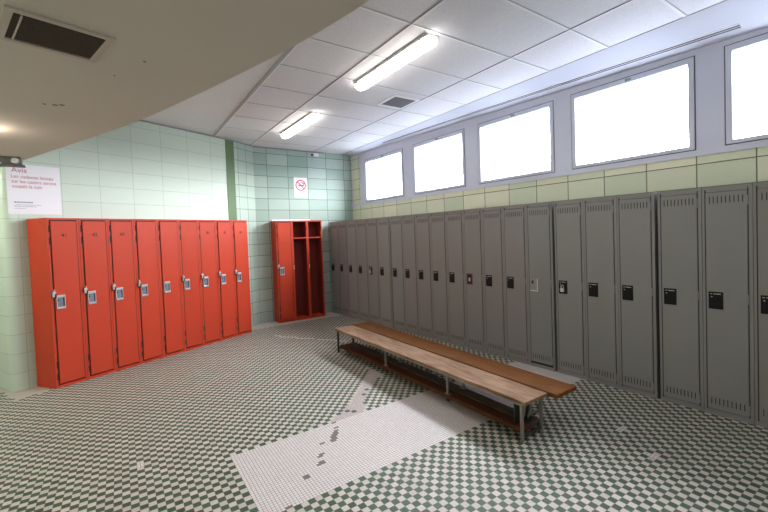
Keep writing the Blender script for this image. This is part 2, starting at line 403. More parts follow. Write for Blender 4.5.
for i, (ya, yb) in enumerate(WIN):
    mid = (ya + yb) / 2
    w = empty('window_%d' % (i + 1), (xw(mid), mid, OZ0))
    inv = Matrix.Translation(-Vector(w.location))
    def add(name, fn):
        m_ = MB(); fn(m_)
        for v in m_.bm.verts: v.co = inv @ v.co
        return m_.build(name, w)
    g = 0.011
    def frame(m_):
        for (a, b, z0, z1) in ((ya - g, ya - 0.055, OZ0 + g, OZ1 - g), (yb + 0.055, yb + g, OZ0 + g, OZ1 - g), (ya - 0.055, yb + 0.055, OZ0 + g, OZ0 + 0.045), (ya - 0.055, yb + 0.055, OZ1 - 0.062, OZ1 - g)):
            wbox(m_, a, b, -0.008, 0.06, z0, z1, MT['alu'])
        for (a, b, z0, z1) in ((ya, ya - g, OZ0, OZ1), (yb + g, yb, OZ0, OZ1), (ya - g, yb + g, OZ0, OZ0 + g), (ya - g, yb + g, OZ1 - g, OZ1)):
            wbox(m_, a, b, 0.004, 0.06, z0, z1, MT['gasket'])
    add('window_frame', frame)
    add('window_pane', lambda m_: wbox(m_, ya - 0.05, yb + 0.05, 0.035, 0.041, OZ0 + 0.04, OZ1 - 0.055, MT['glass']))
    def latch(m_):
        yy = mid - 0.02
        wbox(m_, yy + 0.05, yy - 0.05, -0.02, -0.008, OZ1 - 0.045, OZ1 - 0.02, MT['clip'])
        wbox(m_, yy + 0.015, yy - 0.04, -0.035, -0.02, OZ1 - 0.052, OZ1 - 0.03, MT['em_lens'])
    lt = add('window_latch', latch)
    struct(w, 'grey framed high window over the lockers, ' + wl[i], 'window')

# far side and rear of the room, out of the picture
mb = MB(); mb.box((-3.35, -2.6, 0), (-3.2, 8.2, CEIL), MT['plain_wall']); struct(mb.build('wall_far_left'), 'plain pale wall of the passage at far left', 'wall')
mb = MB(); mb.box((-3.35, -2.75, 0), (4.9, -2.6, CEIL), MT['plain_wall']); struct(mb.build('wall_front'), 'plain pale wall behind the viewer', 'wall')
mb = MB(); mb.box((-3.35, 7.9, 0), (-1.7, 8.05, CEIL), MT['plain_wall']); struct(mb.build('wall_passage'), 'plain pale wall closing the passage beyond the rounded corner', 'wall')

# ------------------------------------------------------------------ ceiling
X0, Y0, DX, DY = 2.0717, 1.911, 1.2534, 0.6235
XD, XC = X0 - 0.6836, 3.978
mb = MB()
mb.box((-3.35, -2.75, CEIL), (XD, 8.1, CEIL + 0.1), MT['plaster'])
mb.box((XD, -2.75, CEIL), (XC, 8.1, CEIL + 0.1), MT['ceil_tile'])
# sloping plaster margin down to the window heads
ys = [-2.6 + i * 1.0 for i in range(11)]
MT['margin'] = simple('bluish white plaster', (0.56, 0.58, 0.65), 0.8, var=0.02, scale=3)
k = mb.mi(MT['margin'])
va = [mb.bm.verts.new((XC, y, CEIL)) for y in ys]; vb = [mb.bm.verts.new((xw(y) + 0.03, y, zt(y) - 0.0)) for y in ys]
vc = [mb.bm.verts.new((xw(y) + 0.03, y, CEIL + 0.1)) for y in ys]; vd = [mb.bm.verts.new((XC, y, CEIL + 0.1)) for y in ys]
for A, B in ((va, vb), (vb, vc), (vc, vd)):
    for i in range(len(ys) - 1): mb.bm.faces.new((A[i], A[i + 1], B[i + 1], B[i])).material_index = k
# tee bars, with dark strips painting in the shadow line along one side
t = 0.012
for x in (XD, X0, X0 + DX):
    mb.box((x - t, -2.6, CEIL - 0.004), (x + t, 7.33, CEIL + 0.01), MT['tbar'])
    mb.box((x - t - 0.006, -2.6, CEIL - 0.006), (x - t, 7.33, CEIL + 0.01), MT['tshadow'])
mb.box((XD - 0.045, -2.6, CEIL - 0.012), (XD - t, 7.33, CEIL + 0.01), MT['tshade_trim'])
mb.box((XC - 0.008, -2.6, CEIL - 0.004), (XC + 0.004, 7.33, CEIL + 0.01), MT['tshadow'])
for j in range(-8, 10):
    y = Y0 + j * DY
    if y < 7.3:
        mb.box((XD, y - t, CEIL - 0.003), (XC, y + t, CEIL + 0.01), MT['tbar']); mb.box((XD, y - t - 0.007, CEIL - 0.005), (XC, y - t, CEIL + 0.01), MT['tshade_trim'])
struct(mb.build('ceiling'), 'white suspended tile ceiling with plaster margins', 'ceiling')

# shadow trims where walls meet the ceiling
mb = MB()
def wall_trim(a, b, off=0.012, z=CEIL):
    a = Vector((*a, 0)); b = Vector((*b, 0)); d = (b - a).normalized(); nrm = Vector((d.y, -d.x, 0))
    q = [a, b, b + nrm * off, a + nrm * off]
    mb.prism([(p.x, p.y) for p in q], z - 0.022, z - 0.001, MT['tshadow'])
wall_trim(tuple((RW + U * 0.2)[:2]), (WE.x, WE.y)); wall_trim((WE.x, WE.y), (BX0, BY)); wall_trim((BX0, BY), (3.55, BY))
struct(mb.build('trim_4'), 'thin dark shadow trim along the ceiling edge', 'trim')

# low curved soffit
EDGE = [(-0.783, 5.54), (-0.44, 4.80), (-0.056, 3.976), (0.21, 3.36), (0.457, 2.68), (0.601, 2.25), (0.714, 1.90), (0.80, 1.58), (0.86, 1.305), (0.93, 0.9), (0.985, 0.4), (1.0, -0.2), (1.0, -1.0), (0.97, -2.6)]
def smooth_curve(pts, n=5):
    out = []
    for i in range(len(pts) - 1):
        p0 = Vector(pts[max(i - 1, 0)]); p1 = Vector(pts[i]); p2 = Vector(pts[i + 1]); p3 = Vector(pts[min(i + 2, len(pts) - 1)])
        for k_ in range(n):
            s = k_ / n
            out.append(tuple(0.5 * ((2 * p1) + (p2 - p0) * s + (2 * p0 - 5 * p1 + 4 * p2 - p3) * s * s + (3 * p1 - p0 - 3 * p2 + p3) * s ** 3)))
    out.append(tuple(pts[-1])); return out
HS = 2.5
cw = corner - N * 2.2
front_pt = cc - U * rad * 0.7071 + N * rad * 0.7071
left_pt = cc - U * rad
poly = [(front_pt.x, front_pt.y)] + smooth_curve(EDGE) + [(-3.2, -2.6), (-3.2, 7.9), (cw.x, cw.y), (left_pt.x, left_pt.y)]
mb = MB(); mb.prism(poly, HS, CEIL, MT['soffit'])
for x, y, r in ((-0.36, 3.325, 0.012), (-0.305, 3.318, 0.016), (-0.268, 3.30, 0.016), (0.15, 2.33, 0.008), (0.02, 2.6, 0.006)):
    mb.cyl((x, y, HS - 0.0008), (x, y, HS + 0.001), r, MT['stain'], 9)
struct(mb.build('ceiling_soffit'), 'low cream plaster soffit with a curved edge at upper left', 'ceiling')

# ------------------------------------------------------------------ vents and slot diffuser
vt = empty('ceiling_vent', (-0.188, 2.235, HS), 0.27)
mb = MB(); w2, h2 = 0.180, 0.168
for lo, hi in (((-w2, -h2), (w2, -h2 + 0.028)), ((-w2, h2 - 0.028), (w2, h2)), ((-w2, -h2 + 0.028), (-w2 + 0.028, h2 - 0.028)), ((w2 - 0.028, -h2 + 0.028), (w2, h2 - 0.028))):
    mb.box((*lo, -0.010), (*hi, 0.0), MT['vent_frame'])
mb.build('vent_frame', vt)
mb = MB(); mb.box((-0.152, -0.140, -0.003), (0.152, 0.140, -0.0005), MT['grille'])
for i in range(17):
    y = -0.12 + i * 0.015; mb.box((-0.152, y, -0.008), (0.152, y + 0.005, -0.003), MT['grille'])
mb.build('grille', vt)
mb = MB(); mb.box((-0.129, -0.127, -0.011), (-0.123, 0.127, -0.004), MT['vent_frame']); mb.build('grille_rod', vt)
tag(vt, 'cream framed vent with dark grille in the low curved soffit', 'vent')
vt = empty('ceiling_vent', (3.09, 4.11, CEIL))
mb = MB()
for lo, hi in (((-0.2, -0.2), (0.2, -0.165)), ((-0.2, 0.165), (0.2, 0.2)), ((-0.2, -0.165), (-0.165, 0.165)), ((0.165, -0.165), (0.2, 0.165))):
    mb.box((*lo, -0.012), (*hi, -0.004), MT['tbar'])
mb.build('vent_frame', vt)
mb = MB(); mb.box((-0.165, -0.165, -0.007), (0.165, 0.165, -0.0045), MT['grille_grey'])
for i in range(14):
    y = -0.155 + i * 0.0235; mb.box((-0.165, y, -0.012), (0.165, y + 0.006, -0.007), MT['grille_grey'])
mb.build('grille', vt)
tag(vt, 'small square white framed vent with grey grille among the ceiling tiles', 'vent')

def strip_pt(y, tt): return Vector(((1 - tt) * XC + tt * (xw(y) + 0.03), y, (1 - tt) * CEIL + tt * zt(y)))
sd = empty('slot_diffuser', strip_pt(3.4, 0.72))
def ribbon(name, off0, off1, drop, m, ya=1.02, yb=6.0):
    m_ = MB(); n = 12; pts = []
    for i in range(n + 1):
        y = ya + (yb - ya) * i / n; wdt = (strip_pt(y, 1) - strip_pt(y, 0)).length; base = 1 - (0.155 / wdt)
        pts.append([strip_pt(y, base + o_ / wdt) - Vector((0, 0, dz)) - Vector(sd.location) for o_, dz in ((off0, drop), (off1, drop), (off1, -0.004), (off0, -0.004))])
    V = [[m_.bm.verts.new(p) for p in r] for r in pts]; k_ = m_.mi(m)
    for A, B in zip(V, V[1:]):
        for j in range(4): m_.bm.faces.new((A[j], A[(j + 1) % 4], B[(j + 1) % 4], B[j])).material_index = k_
    m_.bm.faces.new(V[0]).material_index = k_; m_.bm.faces.new(V[-1]).material_index = k_
    return m_.build(name, sd)
ribbon('slot_frame', -0.028, 0.028, 0.003, MT['tbar'])
ribbon('air_slot', -0.019, -0.004, 0.005, MT['gasket']); ribbon('air_slot', 0.005, 0.020, 0.005, MT['gasket'])
tag(sd, 'long double slot air diffuser in the white margin above the windows', 'air diffuser')

# ------------------------------------------------------------------ fluorescent lamps
def fluorescent(y0, y1, x, label):
    L = y1 - y0; e = empty('ceiling_light', (x, (y0 + y1) / 2, CEIL))
    m_ = MB(); m_.box((-0.075, -L / 2 + 0.01, -0.035), (0.075, L / 2 - 0.01, -0.004), MT['housing'], 0.008); m_.build('lamp_housing', e)
    m_ = MB(); n = 10; seg = []
    prof = [(0.070 * cos(pi * i / n), -0.035 - 0.06 * sin(pi * i / n) ** 0.8) for i in range(n + 1)]
    st = [(-L / 2, 0.55), (-L / 2 + 0.02, 0.9), (-L / 2 + 0.06, 1), (L / 2 - 0.06, 1), (L / 2 - 0.02, 0.9), (L / 2, 0.55)]
    k_ = m_.mi(MT['tube'])
    R_ = [[m_.bm.verts.new((px * q, yy, -0.035 + (pz + 0.035) * q)) for px, pz in prof] for yy, q in st]
    for A, B in zip(R_, R_[1:]):
        for j in range(n): m_.bm.faces.new((A[j], A[j + 1], B[j + 1], B[j])).material_index = k_
        m_.bm.faces.new((A[0], A[n], B[n], B[0])).material_index = k_
    m_.bm.faces.new(R_[0]).material_index = k_; m_.bm.faces.new(R_[-1]).material_index = k_
    m_.build('lamp_diffuser', e, smooth=False)
    for s in (-1, 1):
        for q in range(4):
            yy = -L / 2 + 0.09 + q * (L - 0.18) / 3
            m_ = MB(); m_.box((s * 0.074 - 0.006, yy - 0.012, -0.052), (s * 0.074 + 0.006, yy + 0.012, -0.02), MT['clip'], 0.002); m_.build('clip', e)
    m_ = MB()
    for xx in (-0.03, 0.0, 0.03): m_.cyl((xx, -L / 2 + 0.012, -0.055), (xx, -L / 2 - 0.006, -0.055), 0.008, MT['clip'], 8)
    m_.build('end_fitting', e)
    tag(e, label, 'ceiling light', 'fluorescent ceiling lights')
fluorescent(2.55, 3.82, 2.32, 'longer looking lit fluorescent lamp, nearer of the two in view')
fluorescent(4.97, 6.24, 2.325, 'lit fluorescent lamp farther off, nearer the sea green back wall')
fluorescent(0.13, 1.40, 2.315, 'lit fluorescent lamp overhead, nearest the viewer')

cl = empty('ceiling_lamp', (-0.83, 4.12, HS))
mb = MB(); mb.cyl((0, 0, -0.02), (0, 0, 0), 0.055, MT['housing'], 20); mb.build('lamp_base', cl)
mb = MB(); r = bmesh.ops.create_uvsphere(mb.bm, u_segments=16, v_segments=10, radius=0.042, matrix=Matrix.Translation((0, 0, -0.055))); mb.mi(MT['globe_small']); mb.build('lamp_globe', cl, smooth=True)
tag(cl, 'small round lit lamp under the low soffit at the left edge', 'ceiling lamp')
for (x, y) in ((-2.0, 2.6), (-1.6, -0.9), (-2.3, 5.2)):  # unseen lamps added to brighten the soffit and the left side
    cl = empty('ceiling_lamp', (x, y, HS))
    mb = MB(); mb.cyl((0, 0, -0.02), (0, 0, 0), 0.075, MT['housing'], 20); mb.build('lamp_base', cl)
    mb = MB(); bmesh.ops.create_uvsphere(mb.bm, u_segments=16, v_segments=10, radius=0.062, matrix=Matrix.Translation((0, 0, -0.075))); mb.mi(MT['fill_globe_cool' if y > 4 else 'globe']); mb.build('lamp_globe', cl, smooth=True)
    tag(cl, 'added unseen fill lamp under the soffit ' + ('left of the viewer' if 0 < y < 4 else 'behind the viewer' if y < 0 else 'in the passage beyond the rounded corner'), 'ceiling lamp')

# emergency light hanging under the soffit by the poster
em = empty('ceiling_emergency_light', (-0.95, 5.40, HS + 0.002), 0.08)
mb = MB(); mb.box((-0.17, -0.03, -0.055), (0.15, 0.05, 0.0), MT['em_grey'], 0.006); mb.build('housing', em)
mb = MB(); mb.box((-0.17, -0.05, -0.098), (0.185, 0.055, -0.082), MT['em_grey'], 0.004); mb.build('base_plate', em)
mb = MB(); mb.box((0.01, -0.045, -0.082), (0.165, 0.05, -0.012), MT['em_grey'], 0.012); mb.build('lamp_head', em)
mb = MB(); mb.cyl((0.112, -0.047, -0.045), (0.112, -0.058, -0.045), 0.034, MT['em_lens'], 20, 0.028); mb.build('lens', em)
mb = MB(); mb.cyl((-0.1, -0.02, -0.083), (-0.1, -0.02, -0.055), 0.02, MT['em_grey'], 12); mb.build('lamp_neck', em)
tag(em, 'grey emergency light with a silver lens under the soffit above the poster', 'emergency light')

# ------------------------------------------------------------------ poster and no smoking sign
ps = RW + U * (-0.212) + N * 0.004
rz = math.atan2(U.y, U.x)
po = empty('poster', (ps.x, ps.y, 1.955), rz)
mb = MB(); mb.box((-0.008, -0.003, -0.008), (0.468, 0.002, 0.545), MT['paper']); mb.build('sheet', po)
tx = [('Avis', 0.075, 0.035, 0.452, 'ink_red', 1.05), ('Les cadenas laissés', 0.054, 0.028, 0.390, 'ink_red', 0.92), ('sur les casiers seront', 0.054, 0.031, 0.336, 'ink_red', 0.86), ('coupés la nuit', 0.054, 0.034, 0.282, 'ink_red', 0.86)]
for s, sz, x, z, mm, sx in tx: text_mesh('lettering', s, sz, MT[mm], po, (x, -0.0036, z), sx=sx)
for k_, (z, w_, h_) in enumerate(((0.118, 0.16, 0.011), (0.092, 0.225, 0.007), (0.074, 0.19, 0.007), (0.052, 0.08, 0.006))):
    m_ = MB(); x = 0.045; rr = random.Random(k_)
    while x < 0.045 + w_:
        q = rr.uniform(0.006, 0.022); m_.box((x, -0.0042, z), (x + q, -0.0028, z + h_), MT['ink_black' if k_ == 0 else 'ink_grey']); x += q + 0.006
    m_.build('fine_print', po)
tag(po, 'white notice with red writing on the mint wall above the left locker', 'poster')
sg = empty('no_smoking_sign', (3.02, BY - 0.003, 2.365))
mb = MB(); mb.box((-0.14, -0.004, 0), (0.14, 0.002, 0.385), MT['paper']); mb.build('plate', sg)
mb = MB(); mb.ring((0, -0.007, 0.235), 0.108, 0.088, MT['sign_red'], seg=36); mb.build('red_ring', sg)
mb = MB(); mb.box((-0.048, -0.0065, 0.222), (0.058, -0.0045, 0.242), MT['ink_black']); mb.box((0.063, -0.0065, 0.222), (0.072, -0.0045, 0.242), MT['ink_black']); mb.build('cigarette', sg)
mb = MB()
mb.tube([(0.062, -0.006, 0.25), (0.06, -0.006, 0.268), (0.035, -0.006, 0.272), (0.03, -0.006, 0.285), (0.0, -0.006, 0.292)], 0.005, MT['ink_black'], 6)
mb.tube([(0.07, -0.006, 0.25), (0.072, -0.006, 0.275), (0.05, -0.006, 0.285), (0.045, -0.006, 0.3)], 0.004, MT['ink_black'], 6); mb.build('smoke_mark', sg)
mb = MB(); mb.box((-0.1, -0.009, -0.010), (0.1, -0.0066, 0.010), MT['sign_red'], mat=Matrix.Translation((0, 0, 0.235)) @ Matrix.Rotation(radians(45), 4, 'Y')); mb.build('red_bar', sg)
tag(sg, 'white no smoking sign with red ring on the sea green wall', 'sign')

ws = empty('wall_sensor', (3.33, BY, 3.215))
mb = MB(); mb.box((-0.02, -0.05, -0.028), (0.085, 0.0, 0.035), MT['paper'], 0.006); mb.build('sensor_body', ws)
mb = MB(); mb.box((-0.062, -0.03, -0.018), (-0.021, 0.0, 0.022), MT['ink_black'], 0.004); mb.build('sensor_cap', ws)
tag(ws, 'tiny white box with black end high on the sea green wall at the ceiling', 'sensor')

# ------------------------------------------------------------------ lockers
H = 1.86
HR = 1.893
def carcass(w, d, m, min_, shelf_z=None, base=0.03, H=1.86, inner=False):
    """open fronted sheet steel box with front frame, local front at y=0"""
    b = MB(); e = 0.0015
    b.box((e, 0.0, 0), (0.014, d, H), m); b.box((w - 0.014, 0.0, 0), (w - e, d, H), m)
    b.box((0.014, 0.0, H - 0.022), (w - 0.014, d, H), m); b.box((0.014, 0.0, 0.0), (w - 0.014, d, base), m)
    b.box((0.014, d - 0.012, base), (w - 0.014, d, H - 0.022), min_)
    if inner:  # side liners that carry the painted inside shade
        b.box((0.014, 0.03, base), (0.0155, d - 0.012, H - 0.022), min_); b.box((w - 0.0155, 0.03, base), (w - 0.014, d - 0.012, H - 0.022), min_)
    return b

RED_W, RED_D = 0.2989, 0.29
def slots_of(b, xs, z, h, m, y=-0.0075, wd=0.005):
    for x in xs: b.box((x - wd / 2, y, z), (x + wd / 2, y + 0.003, z + h), m)

def red_locker(loc, rz, label, number=None, numstyle='dark', open_deg=0.0, hasp=True, green=False, door=True, w=RED_W, d=RED_D):
    e = empty('red_locker', loc, rz)
    b = carcass(w, d, MT['red'], MT['red_shaded'], H=HR, inner=not door)
    b.box((0.014, 0.0, 0.03), (0.024, 0.02, HR - 0.022), MT['red']); b.box((w - 0.024, 0.0, 0.03), (w - 0.014, 0.02, HR - 0.022), MT['red'])
    b.build('body', e)
    if not door:
        m_ = MB(); m_.box((0.015, 0.012, 1.555), (w - 0.015, d - 0.012, 1.567), MT['red']); m_.box((0.015, 0.008, 1.55), (w - 0.015, 0.014, 1.572), MT['red']); m_.build('shelf', e)
        m_ = MB()
        for z in (1.47,):
            m_.box((w / 2 - 0.02, d - 0.03, z), (w / 2 + 0.02, d - 0.012, z + 0.03), MT['steel_dark']); m_.tube([(w / 2, d - 0.025, z + 0.01), (w / 2, d - 0.06, z), (w / 2, d - 0.07, z + 0.025)], 0.004, MT['steel_dark'], 6)
        m_.build('coat_hook', e)
        for z in (1.70, 1.05, 0.35):
            m_ = MB(); m_.cyl((w - 0.019, -0.004, z), (w - 0.019, -0.004, z + 0.045), 0.005, MT['red'], 8); m_.build('hinge', e)
        m_ = MB(); m_.box((0.012, -0.005, 0.98), (0.022, 0.0, 1.05), MT['chrome'], 0.001); m_.build('latch_catch', e)
        tag(e, label, 'locker', 'red lockers'); return e
    dr = empty('door', (w - 0.026, 0, 0), 0.0); dr.parent = e; dr.rotation_euler = (0, 0, radians(open_deg))
    x0 = -(w - 0.026 - 0.034); XR = -0.004
    m_ = MB(); m_.box((x0, -0.010, 0.045), (XR, 0.006, HR - 0.036), MT['red'], 0.003)
    pn = m_.build('door_panel', e); 
    # the door panel is the door itself: bake the swing into it
    T = Matrix.Translation((w - 0.026, 0, 0)) @ Matrix.Rotation(radians(open_deg), 4, 'Z')
    bpy.data.objects.remove(dr)
    pn.data.transform(T); pn.name = 'door'
    def onto(m2, name, parent=pn):
        for v in m2.bm.verts: v.co = T @ v.co
        return m2.build(name, parent)
    # handle: bright rim around a dark recessed cup
    zc, cx = 0.955, x0 + 0.052
    m2 = MB()
    m2.box((cx - 0.040, -0.020, zc + 0.050), (cx + 0.040, -0.010, zc + 0.078), MT['chrome'], 0.003)
    m2.box((cx - 0.040, -0.020, zc - 0.075), (cx + 0.040, -0.010, zc - 0.052), MT['chrome'], 0.003)
    m2.box((cx - 0.040, -0.016, zc - 0.052), (cx - 0.033, -0.010, zc + 0.05), MT['chrome']); m2.box((cx + 0.033, -0.016, zc - 0.052), (cx + 0.040, -0.010, zc + 0.05), MT['chrome'])
    onto(m2, 'handle_plate')
    m2 = MB(); m2.box((cx - 0.033, -0.0125, zc - 0.052), (cx + 0.020, -0.0103, zc + 0.050), MT['cup']); m2.box((cx + 0.020, -0.0130, zc - 0.052), (cx + 0.033, -0.0103, zc + 0.050), MT['slot']); m2.box((cx - 0.033, -0.018, zc + 0.012), (cx - 0.020, -0.012, zc + 0.028), MT['slot']); onto(m2, 'handle_cup')
    if number:
        mm = MT['number'] if numstyle == 'dark' else MT['number_red']
        if numstyle != 'dark':
            m2 = MB(); m2.cyl((x0 / 2, -0.0125, 1.697), (x0 / 2, -0.010, 1.697), 0.022, MT['red_shaded'], 18); onto(m2, 'number_plate')
        t_ = text_mesh('door_number', number, 0.056 if numstyle == 'dark' else 0.034, mm, pn, (0, 0, 0), 'CENTER')
        t_.data.transform(T @ Matrix.Translation((x0 / 2, -0.0132 if numstyle != 'dark' else -0.0108, 1.68 if numstyle == 'dark' else 1.686)))
    if hasp:
        m2 = MB(); hm = MT['brass'] if green else MT['chrome']
        m2.box((0.010, -0.024, 1.015), (0.042, -0.004, 1.078), hm, 0.004); m2.box((0.030, -0.026, 1.005), (0.044, -0.012, 1.05), MT['slot'])
        m2.tube([(0.022, -0.012, 1.07), (0.022, -0.012, 1.092), (0.028, -0.012, 1.10), (0.034, -0.012, 1.092), (0.034, -0.012, 1.07)], 0.003, MT['chrome'], 6)
        m2.build('hasp', e)
    m2 = MB()
    m2.box((0.0245, 0.0, 0.031), (0.0330, 0.014, HR - 0.023), MT['slot']); m2.box((w - 0.0285, 0.0, 0.031), (w - 0.0205, 0.014, HR - 0.023), MT['slot']); m2.box((0.03, 0.0, HR - 0.035), (w - 0.025, 0.014, HR - 0.0225), MT['slot']); m2.build('door_gap', e)
    for z in (1.735, 1.60, 0.22, 0.09):
        m2 = MB(); m2.box((0.0150, -0.002, z), (0.033, 0.001, z + 0.075), MT['slot']); m2.build('latch_slot', e)
    for z in (1.75, 0.93, 0.12):
        m2 = MB(); m2.cyl((w - 0.021, -0.005, z), (w - 0.021, -0.005, z + 0.05), 0.005, MT['red'], 8); m2.build('hinge', e)
    tag(e, label, 'locker', 'red lockers'); return e

ordn = ['first', 'second', 'third', 'fourth', 'fifth', 'sixth', 'seventh', 'eighth', 'ninth', 'tenth', 'eleventh', 'twelfth', 'thirteenth', 'fourteenth', 'fifteenth', 'sixteenth', 'seventeenth', 'eighteenth', 'nineteenth', 'twentieth', 'twenty first']
nums = {0: ('41', 'dark'), 1: ('42', 'dark'), 2: ('43', 'dark'), 6: ('47', 'red'), 7: ('48', 'red'), 8: ('49', 'red')}
rl = ['red locker at the left end of the long row, under the white notice',
      'second red locker from the left end of the long row',
      'third red locker from the left end of the long row',
      'fourth red locker from the left, with a green tinged padlock and no door number',
      'red locker without hasp beside its handle, in the middle of the long row',
      'red locker with door standing slightly ajar, fourth from the right of the long row',
      'red locker with small round number plate, third from the right of the long row',
      'red locker second from the right end of the long row',
      'red locker at the right end of the long row beside the back corner']
for i in range(9):
    p = RF + U * (RED_W * i)
    n_ = nums.get(i)
    lk_ = red_locker((p.x, p.y, 0), rz, rl[i], n_[0] if n_ else None, n_[1] if n_ else 'dark', {5: -4.5, 6: -3.0, 2: -0.8}.get(i, 0.0), i != 4, i in (3, 5))
    if i == 0:
        m_ = MB(); m_.prism([(0.0012, 0.004), (0.0012, 0.305), (-0.070, 0.305)], 0, HR, MT['red']); m_.cyl((-0.02, 0.09, HR - 0.045), (-0.026, 0.088, HR - 0.045), 0.008, MT['red_shaded'], 8); m_.build('end_panel', lk_)
# second unit
FX, FY, FW = 2.380, 7.045, 0.309
red_locker((FX, FY, 0), 0, 'red locker with its door shut, left of the two doorless lockers', None, 'dark', 0, True, False, True, FW, 0.27)
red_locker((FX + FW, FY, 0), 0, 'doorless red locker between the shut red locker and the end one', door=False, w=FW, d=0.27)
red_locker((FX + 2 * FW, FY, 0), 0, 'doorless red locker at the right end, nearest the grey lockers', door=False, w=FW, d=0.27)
# white strips on the wall just above the red lockers
mb = MB(); a = RW + U * 0.12 + N * 0.016; b = RW + U * 2.56 + N * 0.016; c = RW + U * 2.56; d = RW + U * 0.12
mb.prism([(p.x, p.y) for p in (a, b, c, d)], 1.83, 1.912, MT['tbar']); struct(mb.build('trim_5'), 'white strip on the mint wall along the top of the red row', 'trim')
mb = MB(); mb.box((2.42, BY - 0.016, 1.83), (3.18, BY, 1.925), MT['tbar']); struct(mb.build('trim_6'), 'white strip on the back wall above the short red unit', 'trim')

# grey lockers
gdir = Vector((0.0654, -1, 0)).normalized(); grz = math.atan2(gdir.y, gdir.x)
def gpt(y): return Vector((4.0465 - 0.0654 * y, y, 0))
def grey_locker(loc, w, m, label, style='black', lift=0.0, d=0.36):
    e = empty('grey_locker', loc, grz)
    b = carcass(w, d, m, MT['slot'], base=0.035); b.build('body', e)
    x0, x1, z0, z1 = 0.026, w - 0.030, 0.05 + lift, H - 0.045
    m_ = MB(); m_.box((x0 - 0.008, 0.001, 0.036), (x0, 0.016, H - 0.023), MT['slot'])
    m_.box((x1, 0.001, 0.036), (x1 + 0.006, 0.016, H - 0.023), MT['slot']); m_.build('door_gap', e)
    m_ = MB(); m_.box((0.014, 0.0, 0.035), (0.019, 0.02, H - 0.022), m); m_.box((w - 0.024, 0.0, 0.035), (w - 0.014, 0.02, H - 0.022), m)
    m_.box((0.014, 0.004, z1 + 0.004), (w - 0.014, 0.02, H - 0.022), m); m_.box((0.014, 0.004, 0.034), (w - 0.014, 0.02, z0 - 0.005), m if not lift else MT['slot']); m_.build('door_frame', e)
    m_ = MB(); m_.box((x0, -0.006, z0), (x1, 0.012, z1), m, 0.003); dr = m_.build('door', e)
    n = 9; xs = [x0 + 0.026 + i * (x1 - x0 - 0.052) / (n - 1) for i in range(n)]
    m_ = MB(); slots_of(m_, xs, z1 - 0.090, 0.055, MT['slot']); m_.build('air_slots', dr)
    m_ = MB(); slots_of(m_, xs, z0 + 0.040, 0.052, MT['slot']); m_.build('air_slots', dr)
    cx, zc = x0 + 0.060, 0.942
    if style != 'bare':
        m_ = MB(); m_.box((cx - 0.046, -0.011, zc - 0.07), (cx + 0.046, -0.0055, zc + 0.07), MT['black'], 0.002); lk = m_.build('lock_plate', dr)
        m_ = MB(); m_.box((cx - 0.036, -0.0116, zc + 0.051), (cx - 0.022, -0.0106, zc + 0.056), MT['label']); m_.box((cx - 0.015, -0.0116, zc + 0.050), (cx + 0.032, -0.0106, zc + 0.056), MT['label'])
        m_.box((cx - 0.030, -0.0116, zc + 0.026), (cx - 0.021, -0.0106, zc + 0.033), MT['label']); m_.build('lock_marking', lk)
        if style == 'padlock':
            m_ = MB(); m_.box((cx - 0.022, -0.032, zc - 0.05), (cx + 0.02, -0.0115, zc - 0.008), MT['chrome'], 0.006)
            m_.tube([(cx - 0.014, -0.022, zc - 0.01), (cx - 0.014, -0.022, zc + 0.016), (cx - 0.001, -0.022, zc + 0.028), (cx + 0.012, -0.022, zc + 0.016), (cx + 0.012, -0.022, zc - 0.01)], 0.004, MT['chrome'], 8); m_.build('padlock', lk)
        if style == 'red':
            m_ = MB(); m_.box((cx - 0.040, -0.013, zc - 0.062), (cx + 0.040, -0.0112, zc + 0.062), MT['number_red'], 0.001); m_.build('lock_plate_rim', lk)
            m_ = MB(); m_.box((cx - 0.028, -0.0145, zc - 0.052), (cx + 0.030, -0.0132, zc + 0.052), MT['black']); m_.box((cx - 0.006, -0.022, zc - 0.03), (cx + 0.02, -0.0140, zc + 0.02), MT['chrome'], 0.003); m_.build('latch', lk)
    else:
        m_ = MB(); m_.box((cx - 0.046, -0.0095, zc - 0.07), (cx + 0.046, -0.0055, zc + 0.07), MT['bare'], 0.002)
        m_.box((cx - 0.046, -0.013, zc - 0.074), (cx + 0.046, -0.009, zc - 0.062), MT['chrome']); m_.box((cx + 0.036, -0.012, zc - 0.06), (cx + 0.046, -0.009, zc + 0.07), MT['chrome'])
        m_.box((cx - 0.030, -0.012, zc + 0.012), (cx - 0.008, -0.009, zc + 0.045), MT['slot']); m_.build('bare_latch_recess', dr)
    for z in (z1 - 0.115, 0.93, z0 + 0.015):
        m_ = MB(); m_.cyl((x1 + 0.003, -0.006, z), (x1 + 0.003, -0.006, z + 0.075), 0.0055, m, 8); m_.build('hinge', e)
    tag(e, label, 'locker', 'grey lockers'); return e

mods = [(7.235, 5.287, 6, 0), (5.265, 2.481, 9, 6), (2.457, 1.526, 3, 15), (1.502, 0.575, 3, 18)]
glab = {0: 'grey locker in the back corner, beside the doorless red lockers',
        4: 'fifth grey locker from the back corner, with a padlock hanging in its black lock',
        5: 'sixth grey locker from the back corner, left of the first dark gap',
        6: 'seventh grey locker from the back corner, right of the first dark gap',
        11: 'twelfth grey locker from the back corner, with red rim around the lock',
        14: 'grey locker with bare silver latch recess in place of its black lock',
        15: 'grey locker with silver padlock, just right of the bare latch locker',
        16: 'seventeenth grey locker from the back corner, right of the silver padlock',
        17: 'eighteenth grey locker from the back corner, third from the right edge gap',
        18: 'third grey locker from the right edge of the picture',
        19: 'second grey locker from the right edge of the picture',
        20: 'rightmost grey locker, cut off by the right edge of the picture'}
glab[17] = 'eighteenth grey locker from the back corner, left of the last dark gap'
gstyle = {4: 'padlock', 11: 'red', 14: 'bare', 15: 'padlock'}
